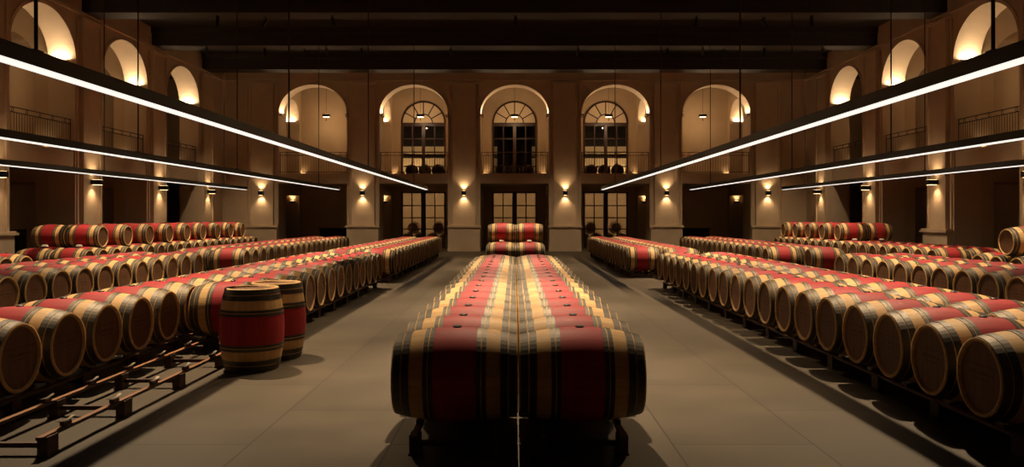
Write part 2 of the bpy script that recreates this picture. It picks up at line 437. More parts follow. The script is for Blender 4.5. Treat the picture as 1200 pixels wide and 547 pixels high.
# ------------------------------------------------------------------ balcony railings
def make_railing():
    root = empty('balcony_railing', (0, 0, 0)); W = HALF - 0.02
    for z, nm in ((1.07, 'top_rail'), (0.92, 'lower_rail'), (0.08, 'bottom_rail')):
        bm = new(); box(bm, -W, W, -0.018, 0.018, z - 0.013, z + 0.013); obj(bm, nm, M['iron'], root)
    bm = new(); tube(bm, [(0, 0, 0.0), (0, 0, 1.07)], 0.018, 6); post = finish(bm, 'post', M['iron'])
    for x in (-W + 0.02, W - 0.02): link(post, 'post', root, (x, 0, 0))
    bm = new(); tube(bm, [(0, 0, 0.08), (0, 0, 0.92)], 0.0085, 5); bal = finish(bm, 'baluster', M['iron'])
    n = 26
    for i in range(1, n): link(bal, 'baluster', root, (-W + 2 * W * i / n, 0, 0))
    bm = new(); tube(bm, [(0.055 * math.cos(a * PI / 6), 0, 0.995 + 0.055 * math.sin(a * PI / 6)) for a in range(13)], 0.009, 5); ring = finish(bm, 'ring', M['iron'])
    for i in range(5): link(ring, 'ring', root, (-W + 2 * W * (i + 0.5) / 5, 0, 0))
    return root
proto_rail = make_railing(); used = False
where = [(P_far(c, 0.14, BALC1), 0.0, l) for c, l in zip(FAR_C, ('leftmost arch of the far wall', 'second arch from the left on the far wall', 'middle arch of the far wall', 'second arch from the right on the far wall', 'rightmost arch of the far wall'))]
for P, nm in ((P_left, 'left'), (P_right, 'right')):
    for c, l in zip(SIDE_C, ('arch nearest the camera on the %s wall', 'second nearest arch on the %s wall', 'third nearest arch on the %s wall', 'arch nearest the far corner on the %s wall')):
        where.append((P(c, 0.14, BALC1), PI / 2, l % nm))
for loc, rz, l in where:
    r = proto_rail if not used else copy_tree(proto_rail); used = True
    r.location = loc; r.rotation_euler = (0, 0, rz)
    tag(r, 'wrought iron balcony railing in the ' + l, 'railing', 'balcony railings in the arches')

# ------------------------------------------------------------------ wall sconces, uplights, lanterns
def make_sconce(power, proj, w, h):
    """local -Y points out of the wall"""
    root = empty('wall_sconce', (0, 0, 0))
    bm = new(); box(bm, -w / 2, w / 2, -proj, -0.03, -h / 2, h / 2); box(bm, -w / 2 + 0.03, w / 2 - 0.03, -0.03, 0.0, -h / 3, h / 3)
    bmesh.ops.bevel(bm, geom=list(bm.edges), offset=0.006, segments=1, affect='EDGES')
    obj(bm, 'housing', M['black_metal'], root)
    for s in (-1, 1):
        bm = new(); z = s * h / 2; box(bm, -w / 2 + 0.04, w / 2 - 0.04, -proj + 0.03, -0.06, min(z, z + s * 0.006), max(z, z + s * 0.006)); obj(bm, 'lens', M['warm_lens'], root)
        lamp('SPOT', power, root, (0, -proj * 0.55, s * (h / 2 + 0.03)), (0, 0.22, s), 0.03, 105, 1.0)
    return root
used = None
for c, l in ((-12.75, 'first'), (-7.65, 'second'), (-2.55, 'third'), (2.55, 'fourth'), (7.65, 'fifth'), (12.75, 'sixth')):
    if used is None: used = make_sconce(40, 0.24, 0.22, 0.22); r = used
    else: r = copy_tree(used)
    r.location = P_far(c, -0.101, 2.93)
    tag(r, 'black up-and-down wall lamp, %s from the left along the far wall' % l, 'wall lamp', 'up-and-down lamps on the pilasters')
used = None
for s, nm in ((-1, 'left'), (1, 'right')):
    for c, l in ((17.1, 'on the pilaster nearest the camera'), (22.31, 'on the second nearest pilaster'), (27.52, 'on the third nearest pilaster'), (32.74, 'on the fourth nearest pilaster'), (37.95, 'on the pilaster by the far corner')):
        if used is None: used = make_sconce(40, 0.36, 0.24, 0.17); r = used
        else: r = copy_tree(used)
        r.location = (s * (WALL_X - 0.101), c, 2.93); r.rotation_euler = (0, 0, -s * PI / 2)
        tag(r, 'black up-and-down wall lamp %s, %s wall' % (l, nm), 'wall lamp', 'up-and-down lamps on the pilasters')

def uplight(loc, aim, power, label, group, angle=150):
    root = empty('uplight', loc); r = 0.035
    bm = new(); tube(bm, [(0, 0, 0), (0, 0, 0.07)], r, 12); obj(bm, 'housing', M['black_metal'], root)
    bm = new(); tube(bm, [(0, 0, 0.07), (0, 0, 0.078)], r * 0.85, 12); obj(bm, 'lens', M['warm_lens'], root)
    lamp('SPOT', power, root, (0, 0, 0.11), aim, 0.03, angle, 0.9)
    return tag(root, label, 'uplight', group)
def bar_uplight(loc, rz, tilt, power, label, group, ln=0.6):
    """slim bar light lying on a ledge, long side along local Y, shining up and leaning to local +X"""
    root = empty('bar_uplight', loc, rz)
    bm = new(); box(bm, -0.04, 0.04, -ln / 2, ln / 2, 0, 0.045); obj(bm, 'housing', M['black_metal'], root)
    bm = new(); box(bm, -0.03, 0.03, -ln / 2 + 0.02, ln / 2 - 0.02, 0.045, 0.05); obj(bm, 'lens', M['warm_lens'], root)
    d = bpy.data.lights.new('lamp', 'AREA'); d.shape = 'RECTANGLE'; d.size = 0.06; d.size_y = ln - 0.06; d.energy = power; d.color = SOFT
    o = bpy.data.objects.new('lamp', d); COL.objects.link(o); o.parent = root; o.location = (0, 0, 0.07); o.rotation_euler = (PI, tilt, 0)
    return tag(root, label, 'uplight', group)
ORD = 'first second third fourth fifth sixth seventh eighth ninth tenth eleventh twelfth thirteenth fourteenth fifteenth sixteenth seventeenth eighteenth nineteenth twentieth'.split()
def bracket(bm, P, u, s):   # little stone ledge that carries an uplight at the springing
    pbox(bm, P, min(u, u - s * 0.13), max(u, u - s * 0.13), 0.12, THICK - 0.06, SPRING - 0.1, SPRING - 0.01)
for i, c in enumerate(FAR_C):
    bm = new()
    for s, side in ((-1, 'left'), (1, 'right')):
        bracket(bm, P_far, c + s * HALF, s)
        bar_uplight(P_far(c + s * (HALF - 0.09), 0.47, SPRING - 0.01), 0 if s < 0 else PI, 0, 14, 'small uplight on the %s ledge inside the %s arch of the far wall' % (side, ORD[i]), 'uplights on the arch ledges')
    trim(bm)
for s, nm in ((-1, 'left'), (1, 'right')):
    P = P_left if s < 0 else P_right
    for i, c in enumerate(SIDE_C):
        bm = new()
        for e, side in ((-1, 'near'), (1, 'far')):
            bracket(bm, P, c + e * HALF, e)
            bar_uplight(P(c + e * (HALF - 0.09), 0.47, SPRING - 0.01), PI / 2 if e < 0 else -PI / 2, 0, 20, 'small uplight on the %s ledge of the %s arch, %s wall' % (side, ORD[i], nm), 'uplights on the arch ledges')
        trim(bm)
# uplights on the gallery floor beside the back wall, and on the cross arches
for i, c in enumerate(FAR_C):
    for s, side in ((-1, 'left'), (1, 'right')):
        uplight((c + s * 1.6, WY - 0.16, BALC1 - 0.01), (s * 0.2, 0.25, 1), 9, 'small floor uplight in the %s corner of the %s upper gallery bay' % (side, ORD[i]), 'uplights on the gallery floor', 110)
for s, nm in ((-1, 'left'), (1, 'right')):
    for i, c in enumerate(SIDE_C[1:]):
        for e, side in ((1, 'far'),):
            uplight((s * (WALL_X + THICK + 0.09), c + HALF - 0.1, BALC1 - 0.01), (0, 0.2, 1), 9, 'small floor uplight at the %s side of the %s bay, %s upper gallery' % (side, ORD[i], nm), 'uplights on the gallery floor', 110)
for s, nm in ((-1, 'left'), (1, 'right')):
    for x, l in ((12.75, 'outer'), (7.65, 'inner')):
        bm = new(); y = WY - 0.45
        box(bm, s * x - 0.8, s * x + 0.8, y - 0.12, y, SPRING - 0.1, SPRING - 0.01); trim(bm)
        bar_uplight((s * (x - 0.3), y - 0.06, SPRING - 0.01), -PI / 2, 0, 20, 'small uplight on the %s cross arch ledge, %s half of the far gallery' % (l, nm), 'uplights on the cross arches')

def make_lantern():
    root = empty('pendant_lantern', (0, 0, 0))
    bm = new(); box(bm, -0.2, 0.2, -0.12, 0.12, 0.0, 0.14)
    bmesh.ops.bevel(bm, geom=list(bm.edges), offset=0.01, segments=1, affect='EDGES'); obj(bm, 'housing', M['black_metal'], root)
    bm = new(); box(bm, -0.15, 0.15, -0.09, 0.09, -0.02, 0.0); obj(bm, 'diffuser', M['warm_lens'], root)
    bm = new(); tube(bm, [(0, 0, 0.2), (0, 0, CEIL - 7.15)], 0.008, 6); obj(bm, 'rod', M['black_metal'], root)
    bm = new(); tube(bm, [(0, 0, -0.02), (0, 0, -0.16)], 0.012, 6); box(bm, -0.03, 0.03, -0.03, 0.03, -0.2, -0.15); obj(bm, 'finial', M['black_metal'], root)
    lamp('POINT', 42, root, (0, 0, -0.3), None, 0.03)
    lamp('POINT', 12, root, (0, 0, 0.35), None, 0.08)
    return root
used = None
for i, c in enumerate(FAR_C):
    if used is None: used = make_lantern(); r = used
    else: r = copy_tree(used)
    r.location = (c, 43.0, 7.15)
    tag(r, 'dark box lantern hanging in the %s arch from the left, far wall' % ORD[i], 'lantern', 'lanterns hanging in the galleries')
for s, nm in ((-1, 'left'), (1, 'right')):
    for i, c in enumerate(SIDE_C[1:]):
        r = copy_tree(used); r.location = (s * (WALL_X + 2.6), c, 7.15); r.rotation_euler = (0, 0, PI / 2)
        for ch in r.children:
            if ch.type == 'LIGHT':
                ch.data = ch.data.copy(); ch.data.energy *= 0.45
        tag(r, 'dark box lantern hanging in the %s open arch, %s wall' % (ORD[i], nm), 'lantern', 'lanterns hanging in the galleries')
# lamps added to light the cellar beyond the windows, then ground-floor gallery lamps
def added_ceiling_lamp(loc, power, label):
    root = empty('added_ceiling_lamp', loc)
    bm = new(); tube(bm, [(0, 0, -0.1), (0, 0, 0)], 0.14, 16); obj(bm, 'housing', M['black_metal'], root)
    bm = new(); tube(bm, [(0, 0, -0.115), (0, 0, -0.1)], 0.12, 16); obj(bm, 'diffuser', M['warm_lens'], root)
    lamp('POINT', power, root, (0, 0, -0.25), None, 0.12)
    tag(root, label, 'ceiling lamp', 'added ceiling lamps beyond the windows')
for i, x in enumerate((-7.0, -2.6, 2.6, 7.0)):
    added_ceiling_lamp((x, 49.6, BALC0), 130, 'added round ceiling lamp, %s from the left, lower cellar beyond the windows' % ORD[i])
# floor lamps added on the upper floor beyond to light its back wall
for i, x in enumerate((-6.6, -3.4, 3.4, 6.6)):
    root = empty('added_floor_washer', (x, 51.4, BALC1 - 0.01))
    bm = new(); box(bm, -0.5, 0.5, -0.08, 0.08, 0, 0.08); obj(bm, 'housing', M['black_metal'], root)
    bm = new(); box(bm, -0.46, 0.46, -0.05, 0.05, 0.08, 0.09); obj(bm, 'lens', M['warm_lens'], root)
    lamp('SPOT', 260, root, (0, 0, 0.15), (0, 0.75, 1), 0.1, 150, 1.0)
    tag(root, 'added long floor washer light, %s from the left, upper cellar beyond the windows' % ORD[i], 'floor lamp', 'added floor washers beyond the windows')
for s, nm in ((-1, 'left'), (1, 'right')):
    for x, l in ((12.3, 'outer'), (7.2, 'inner')):
        root = empty('passage_lamp', (s * x, WY - 0.45, 2.55))
        bm = new(); box(bm, -0.12, 0.12, -0.14, 0, -0.06, 0.06); obj(bm, 'housing', M['black_metal'], root)
        bm = new(); box(bm, -0.09, 0.09, -0.12, -0.02, 0.06, 0.066); obj(bm, 'lens', M['warm_lens'], root)
        lamp('SPOT', 22, root, (0, -0.09, 0.1), (0, 0.1, 1), 0.03, 110, 1.0)
        tag(root, 'small black passage lamp in the %s doorway, %s half of the ground gallery' % (l, nm), 'wall lamp', 'passage lamps in the ground gallery')

# ------------------------------------------------------------------ long pendant lights
def pendant(x, y0, y1, z, rods, label):
    root = empty('linear_pendant_light', (x, y0, z)); Ln = y1 - y0
    bm = new(); box(bm, -0.07, 0.07, 0, Ln, 0.012, 0.125); box(bm, -0.07, -0.062, 0, Ln, -0.004, 0.012); box(bm, 0.062, 0.07, 0, Ln, -0.004, 0.012)
    obj(bm, 'housing', M['black_metal'], root)
    bm = new(); box(bm, -0.06, 0.06, 0.01, Ln - 0.01, -0.02, 0.012); obj(bm, 'diffuser', M['strip'], root)
    for d in rods:
        bm = new(); tube(bm, [(0, d - y0, 0.125), (0, d - y0, CEIL - z)], 0.016, 8); obj(bm, 'suspension_rod', M['iron'], root)
        bm = new(); box(bm, -0.03, 0.03, d - y0 - 0.06, d - y0 + 0.06, 0.125, 0.15); obj(bm, 'clamp', M['black_metal'], root)
    tag(root, label, 'pendant light', 'long hanging strip lights')
LZ = EYE + 1.236
for s, nm in ((-1, 'left'), (1, 'right')):
    pendant(s * 3.98, 5.0, 35.9, LZ, (6.6, 14.0, 21.6, 31.4), 'long black strip light hanging nearest the central aisle, %s side' % nm)
    pendant(s * 7.97, 5.0, 35.9, LZ, (10.0, 16.8, 22.8, 32.3), 'long black strip light hanging between the outer two, %s side' % nm)
    pendant(s * 12.15, 5.0, 35.9, LZ, (12.0, 17.5, 23.5, 33.2), 'long black strip light hanging nearest the %s wall' % nm)

# ------------------------------------------------------------------ spotlights under the ceiling beams
SPOT = (1.0, 0.74, 0.46)
def ceiling_spot(x, y, aim, power, angle, label):
    root = empty('ceiling_spotlight', (x, y, 8.70))
    bm = new(); box(bm, -0.05, 0.05, -0.05, 0.05, -0.03, 0); tube(bm, [(0, 0, -0.03), (0, 0, -0.12)], 0.012, 6); obj(bm, 'bracket', M['black_metal'], root)
    hd = obj(new(), 'lamp_head', M['black_metal'], root, (0, 0, -0.16))
    d = Vector((aim[0] - x, aim[1] - y, -8.5)).normalized()
    bm = new(); tube(bm, [-d * 0.12, d * 0.02], 0.06, 16)
    rr = [[bm.verts.new(Vector((0, 0, 0)) + d * t + (d.orthogonal().normalized() * math.cos(2 * PI * k / 16) + d.cross(d.orthogonal()).normalized() * math.sin(2 * PI * k / 16)) * q) for k in range(16)] for t, q in ((0.02, 0.06), (0.2, 0.062), (0.2, 0.056), (0.02, 0.054))]
    for j in range(3):
        for k in range(16): bm.faces.new((rr[j][k], rr[j][(k + 1) % 16], rr[j + 1][(k + 1) % 16], rr[j + 1][k]))
    bm.to_mesh(hd.data); bm.free()
    bm = new(); tube(bm, [d * 0.022, d * 0.03], 0.05, 14); obj(bm, 'lens', M['warm_lens'], hd)
    lamp('SPOT', power, root, Vector((0, 0, -0.16)) + d * 0.23, d, 0.06, angle, 1.0, SPOT)
    tag(root, label, 'spotlight', 'spotlights under the ceiling beams')
for i, (y, ty, pw, an) in enumerate(((11.9, 8.4, 6000, 44), (17.1, 13.0, 4900, 56), (22.31, 17.4, 4500, 44), (27.52, 26.4, 5200, 36))):
    ceiling_spot(0.03, y, (0.03, ty), pw, an, 'black spotlight in the middle of the %s beam' % ORD[i + 2])
for s, nm in ((-1, 'left'), (1, 'right')):
    for i, y in enumerate((11.9, 17.1, 22.31, 27.52, 32.74)):
        ceiling_spot(s * (5.55 if i < 2 else 6.3), y, (s * (5.0 if i < 2 else 4.7), y - (2.9 if i == 0 else 1.2)), (5700, 5500, 5800, 5400, 4600)[i], 66 if i < 2 else 60, 'black spotlight under the %s beam, inner spot on the %s' % (ORD[i + 2], nm))
        if i: ceiling_spot(s * 10.3, y, (s * 10.3, y - 0.8), 3700, 72, 'black spotlight under the %s beam, outer spot on the %s' % (ORD[i + 2], nm))
    for x, l in ((2.6, 'inner'), (7.7, 'middle'), (12.6, 'outer')):  # washers added to brighten the far wall piers
        ceiling_spot(s * x, 32.5, (s * x, 38.2), 1050, 56, 'added black wall-washing spotlight aimed at the far wall, %s one on the %s' % (l, nm))
    for i, y in enumerate((22.31, 27.52, 32.74)):  # more washers, added to brighten the side walls
        ceiling_spot(s * 8.7, y + 0.2, (s * 13.4, y + 0.2), 700, 62, 'added black wall-washing spotlight aimed at the %s wall, under the %s beam' % (nm, ORD[i + 4]))

# ------------------------------------------------------------------ barrels
HL = BL / 2
def rad(x): return BR - (BR - HR) * (abs(x) / HL) ** 2.0
HOOPS = [(0.398, 0.455), (0.335, 0.388), (0.200, 0.230), (0.160, 0.190)]
RED = 0.160
def body_profile(n=4):
    xs = [-HL, -0.38, -0.30, -0.215, -RED, -0.08, 0, 0.08, RED, 0.215, 0.30, 0.38, HL]
    prof = [(-HL + 0.03, HR - 0.03), (-HL, HR - 0.024)] + [(x, rad(x)) for x in xs] + [(HL, HR - 0.024), (HL - 0.03, HR - 0.03)]
    mats = []
    for i in range(len(prof) - 1):
        m = (prof[i][0] + prof[i + 1][0]) / 2
        mats.append(1 if abs(m) < RED else 0)
    return prof, mats
def squiggle(bm, x, s, mi=0):
    """the burnt maker's mark on a head: a board joint and two short lines of tiny illegible script"""
    def stroke(y0, y1, z, h):
        v = [bm.verts.new((x, y, zz)) for y, zz in ((y0, z), (y1, z), (y1, z + h), (y0, z + h))]
        f = bm.faces.new(v if s > 0 else list(reversed(v))); f.material_index = mi
    stroke(-0.215, 0.215, 0.085, 0.006)
    rnd = random.Random(3)
    y = -0.15
    while y < 0.14:
        w = rnd.uniform(0.012, 0.03); h = rnd.uniform(0.010, 0.026); stroke(y, y + w, 0.018 + rnd.uniform(-0.004, 0.004), h); y += w + rnd.uniform(0.004, 0.016)
    y = -0.10
    while y < 0.09:
        w = rnd.uniform(0.008, 0.02); stroke(y, y + w, -0.02, 0.010); y += w + rnd.uniform(0.004, 0.012)

SEG = 48
bm = new(); prof, mats = body_profile(); lathe(bm, prof, SEG, mats=mats); ME_BODY = finish(bm, 'staves', [M['oak'], M['red']])
def hoop_mesh(a, b, seg=SEG):
    bm = new(); t = 0.0035
    lathe(bm, [(a, rad(a) - 0.003), (a, rad(a) + t), (b, rad(b) + t), (b, rad(b) - 0.003)], seg, closed=True)
    me = finish(bm, 'hoop', M['hoop']); 
    for p in me.polygons: p.use_smooth = False
    return me
ME_HOOP = [hoop_mesh(s * a if s > 0 else -b, s * b if s > 0 else -a) for a, b in HOOPS for s in (-1, 1)]
def head_mesh(s):
    bm = new(); x = s * (HL - 0.022); r = HR - 0.0285
    v0 = [bm.verts.new((x, r * math.sin(2 * PI * k / SEG), r * math.cos(2 * PI * k / SEG))) for k in range(SEG)]
    v1 = [bm.verts.new((x - s * 0.015, r * math.sin(2 * PI * k / SEG), r * math.cos(2 * PI * k / SEG))) for k in range(SEG)]
    bm.faces.new(v0); bm.faces.new(v1)
    for k in range(SEG): bm.faces.new((v0[k], v0[(k + 1) % SEG], v1[(k + 1) % SEG], v1[k]))
    return finish(bm, 'barrel_head', M['head'])
ME_HEAD = [head_mesh(-1), head_mesh(1)]
ME_STAMP = []
for s in (-1, 1):
    bm = new(); squiggle(bm, s * (HL - 0.0205), s); ME_STAMP.append(finish(bm, 'brand_stamp', M['stamp']))
bm = new()
rings = [[(0.034 * math.cos(2 * PI * k / 12) * q, 0.034 * math.sin(2 * PI * k / 12) * q, z) for k in range(12)] for q, z in ((1, BR - 0.004), (1, BR + 0.007), (0.75, BR + 0.013))]
rv = [[bm.verts.new(p) for p in r] for r in rings]
for i in range(2):
    for k in range(12): bm.faces.new((rv[i][k], rv[i][(k + 1) % 12], rv[i + 1][(k + 1) % 12], rv[i + 1][k]))
bm.faces.new(rv[2])
ME_BUNG = finish(bm, 'bung', M['bung'])

def full_barrel():
    root = empty('wine_barrel', (0, 0, 0))
    h = BR   # root sits under the bilge
    link(ME_BODY, 'staves', root, (0, 0, h))
    for me in ME_HOOP: link(me, 'hoop', root, (0, 0, h))
    for me, st in zip(ME_HEAD, ME_STAMP):
        hd = link(me, 'barrel_head', root, (0, 0, h)); link(st, 'brand_stamp', hd)
    link(ME_BUNG, 'bung', root, (0, 0, h))
    return root

def lod_bm(bm, dx=0, dy=0, dz=0, seg=28):
    start = len(bm.verts)
    prof, mats = body_profile(); lathe(bm, prof, seg, mats=mats)
    for a, b in HOOPS:
        for s in (-1, 1):
            lo, hi = (a, b) if s > 0 else (-b, -a)
            lathe(bm, [(lo, rad(lo)), (lo, rad(lo) + 0.004), (hi, rad(hi) + 0.004), (hi, rad(hi))], seg, mi=2)
    for s in (-1, 1):
        x = s * (HL - 0.022); r = HR - 0.0285
        v = [bm.verts.new((x, r * math.sin(2 * PI * k / seg), r * math.cos(2 * PI * k / seg))) for k in range(seg)]
        bm.faces.new(v if s < 0 else list(reversed(v))).material_index = 3
        if seg >= 28: squiggle(bm, s * (HL - 0.0205), s, 5)
    v = [bm.verts.new((0.034 * math.cos(2 * PI * k / 8), 0.034 * math.sin(2 * PI * k / 8), BR + 0.008)) for k in range(8)]
    w = [bm.verts.new((0.034 * math.cos(2 * PI * k / 8), 0.034 * math.sin(2 * PI * k / 8), BR - 0.004)) for k in range(8)]
    bm.faces.new(v).material_index = 4
    for k in range(8): bm.faces.new((w[k], w[(k + 1) % 8], v[(k + 1) % 8], v[k])).material_index = 4
    bm.verts.ensure_lookup_table()
    bmesh.ops.translate(bm, verts=bm.verts[start:], vec=(dx, dy, dz))
BM = [M['oak'], M['red'], M['hoop'], M['head'], M['bung'], M['stamp']]
bm = new(); lod_bm(bm); ME_LOD = finish(bm, 'wine_barrel', BM)

FULL = None
def place_full(x, y, z, rz, label, group):
    global FULL
    if FULL is None: FULL = full_barrel(); r = FULL
    else: r = copy_tree(FULL)
    r.location = (x, y, z - BR); r.rotation_euler = (0, 0, rz)
    tag(r, label, 'barrel', group); return r
def place_lod(x, y, z, rz, label, group):
    o = link(ME_LOD, 'wine_barrel', None, (x, y, z), rz); tag(o, label, 'barrel', group); return o

UP = math.sqrt((2 * BR + 0.012) ** 2 - (PITCH / 2) ** 2)   # rise of a barrel lying in the valley of two others
blocks = []   # name, column name, x, y0, n, layer
racks = []
def col(x, y0, y1, colname, blockname, upper=None, rack_y0=None, front=True):
    n = int(round((y1 - y0) / PITCH)) + 1
    ys = [y0 + PITCH * i for i in range(n)]
    blocks.append(dict(x=x, ys=ys, z=BZ, col=colname, block=blockname, layer='low'))
    racks.append(dict(x=x, y0=(rack_y0 if rack_y0 is not None else y0 - 0.29), y1=ys[-1] + 0.25, ys=ys, col=colname, block=blockname))
# central double row
for x, c in ((-0.439, 'left'), (0.499, 'right')):
    col(x, 6.08, 6.08 + 16 * PITCH, c, 'central row')
    col(x, 25.5, 25.5 + 5 * PITCH, c, 'far central stack')
    blocks.append(dict(x=x, ys=[25.5 + PITCH * 2.5, 25.5 + PITCH * 4.5], z=BZ + UP, col=c, block='far central stack', layer='up'))
# right-hand blocks
H = 0.475; S = 0.965
col(3.47 + H, 5.95, 5.95 + 18 * PITCH, 'inner', 'near first block right of centre')
col(3.47 + H + S, 5.95, 5.95 + 18 * PITCH, 'outer', 'near first block right of centre')
col(3.16 + H, 22.8, 34.5, 'inner', 'far first block right of centre')
col(3.16 + H + S, 22.8 - PITCH, 34.5, 'outer', 'far first block right of centre')
col(7.6 + H, 11.3, 18.9, 'inner', 'near second block right of centre')
col(7.6 + H + S, 11.3, 18.9, 'outer', 'near second block right of centre')
col(7.25 + H, 23.0, 34.5, 'inner', 'far second block right of centre')
col(7.25 + H + S, 23.0 - PITCH, 34.5, 'outer', 'far second block right of centre')
col(11.1 + H, 16.85, 19.1, 'inner', 'near third block right of centre')
col(11.1 + H + S, 16.85, 19.1, 'outer', 'near third block right of centre')
blocks.append(dict(x=11.1 + H, ys=[16.85 + PITCH * 1.5], z=BZ + UP, col='inner', block='near third block right of centre', layer='up'))
for x, c in ((11.55 + H, 'inner'), (11.55 + H + S, 'outer')):
    col(x, 22.0, 35.2, c, 'far third block right of centre')
    blocks.append(dict(x=x + 0.2, ys=[22.0 + PITCH * (9.5 + 2 * i) for i in range(5)], z=BZ + UP, col=c, block='far third block right of centre', layer='up'))
# left-hand blocks
col(-3.22 - H, 10.4, 10.4 + 12 * PITCH, 'inner', 'near first block left of centre', rack_y0=5.74)
col(-3.22 - H - S, 6.02 , 19.16, 'outer', 'near first block left of centre')
col(-3.16 - H, 21.2, 34.4, 'inner', 'far first block left of centre')
col(-3.16 - H - S, 21.2, 34.4, 'outer', 'far first block left of centre')
col(-7.68 - H, 11.3, 19.4, 'inner', 'near second block left of centre')
col(-7.68 - H - S, 11.3, 19.4, 'outer', 'near second block left of centre')
col(-7.3 - H, 21.7, 34.5, 'inner', 'far second block left of centre')
col(-7.3 - H - S, 21.7, 34.5, 'outer', 'far second block left of centre')
col(-11.25 - H, 16.85, 18.3, 'inner', 'near third block left of centre')
col(-11.25 - H - S, 16.85, 18.3, 'outer', 'near third block left of centre')
for x, c in ((-11.55 - H, 'inner'), (-11.55 - H - S, 'outer')):
    col(x, 21.6, 35.2, c, 'far third block left of centre')
    blocks.append(dict(x=x - 0.2, ys=[21.6 + PITCH * (1.5 + 2 * i) for i in range(9)], z=BZ + UP, col=c, block='far third block left of centre', layer='up'))

allb = []
for b in blocks:
    for i, y in enumerate(b['ys']):
        sidew = {'left': 'left side', 'right': 'right side', 'inner': 'inner column', 'outer': 'outer column'}[b['col']]
        if b['layer'] == 'up': label = 'oak barrel stacked on top, %s from front, %s, %s' % (ORD[i], sidew, b['block'])
        else: label = 'red-banded oak barrel, %s from front, %s, %s' % (ORD[i], sidew, b['block'])
        first = (i == 0)
        prio = math.hypot(b['x'], y)
        if b['layer'] == 'up' or (first and y > 20): prio *= 0.5
        elif b['col'] == 'outer' and y > 20 and 'third' in b['block']: prio *= 1.5
        allb.append(dict(x=b['x'], y=y, z=b['z'], label=label, group=('stacked upper barrels, ' if b['layer'] == 'up' else 'barrels of the ') + b['block'], prio=prio, full=(y < 15.5 or first or (b['layer'] == 'up' and i < 4))))
print('barrels', len(allb))
allb.sort(key=lambda q: q['prio'])
KEEP = 284
rest = new(); rnd = random.Random(11)
for i, q in enumerate(allb):
    x = q['x'] + rnd.uniform(-0.001, 0.001) * (1 if abs(q['x']) < 1 else 6); rz = rnd.uniform(-0.004, 0.004) * (0.2 if abs(q['x']) < 1 else 1) + (PI if rnd.random() < 0.5 else 0)
    if i < KEEP:
        (place_full if q['full'] else place_lod)(x, q['y'], q['z'], rz, q['label'], q['group'])
    else:
        lod_bm(rest, x, q['y'], q['z'], 20)
if len(allb) > KEEP:
    tag(obj(rest, 'wine_barrel_rows', BM), 'distant rows of red-banded oak barrels at the far ends of the outer blocks', 'barrels', kind='stuff')
else: rest.free()

# barrels in the cellar beyond the windows
def head_on(x, z, y, label, g): place_lod(x, y, z, PI / 2, label, g)
for cx, w in ((-5.1, 'left'), (5.1, 'right')):
    for i in range(3): head_on(cx + (i - 1) * 0.76 + (-0.1 if cx < 0 else 0.1), BALC1 + BR + 0.12, 46.0, 'barrel end seen through the %s upper window, %s from the left' % (w, ORD[i]), 'barrels behind the upper windows')
    for i in range(4): head_on(cx + (i - 1.5) * PITCH, BR + 0.12, 46.0, 'lower barrel end seen through the %s ground window, %s from the left' % (w, ORD[i]), 'barrels behind the ground windows')
    for i in range(2): head_on(cx + (i - 0.5) * 2 * PITCH, BR + 0.12 + UP, 46.0, 'upper barrel end through the %s ground window, %s from the left' % (w, ORD[i]), 'barrels behind the ground windows')
for i in range(3): head_on((i - 1) * 0.76, BALC1 + BR + 0.12, 46.0, 'barrel end seen through the middle upper window, %s from the left' % ORD[i], 'barrels behind the upper windows')
for k, (cx, z0) in enumerate(((-5.2, BALC1 - 0.01), (5.2, BALC1 - 0.01), (0, BALC1 - 0.01), (-5.1, 0), (5.1, 0))):
    root = empty('low_barrel_cradle', (cx, 46.0, z0))
    for yy in (-0.28, 0.28):
        bm = new(); box(bm, -1.3 if z0 < 1 else -1.1, 1.3 if z0 < 1 else 1.1, yy - 0.04, yy + 0.04, 0, 0.125); obj(bm, 'beam', M['rack'], root)
    tag(root, 'low timber cradle under the barrels behind the %s window' % ('left upper', 'right upper', 'middle upper', 'left ground', 'right ground')[k], 'rack', 'cradles beyond the windows')

# the two barrels standing on end in the left aisle
def standing(x, y, label):
    root = empty('standing_wine_barrel', (x, y, 0)); R = Matrix.Rotation(-PI / 2, 4, 'Y')
    def up(me, name, parent=root):
        c = me.copy(); c.transform(Matrix.Translation((0, 0, HL)) @ R if parent is root else R); return link(c, name, parent)
    st = link(ME_BODY, 'staves', root, (0, 0, HL)); st.rotation_euler = (0, -PI / 2, 0)
    for me in ME_HOOP:
        h = link(me, 'hoop', root, (0, 0, HL)); h.rotation_euler = (0, -PI / 2, 0)
    for me in ME_HEAD:
        h = link(me, 'barrel_head', root, (0, 0, HL)); h.rotation_euler = (0, -PI / 2, 0)
    b = link(ME_BUNG, 'bung', root, (0, 0, HL)); b.rotation_euler = (0, -PI / 2, 0)
    root.rotation_euler = (0, 0, -PI / 3)
    tag(root, label, 'barrel', 'barrels standing on end in the left aisle')
standing(-3.01, 9.1, 'red-banded barrel standing on end, in front, beside the empty rack')
standing(-2.95, 9.82, 'red-banded barrel standing on end, half hidden behind the front one')

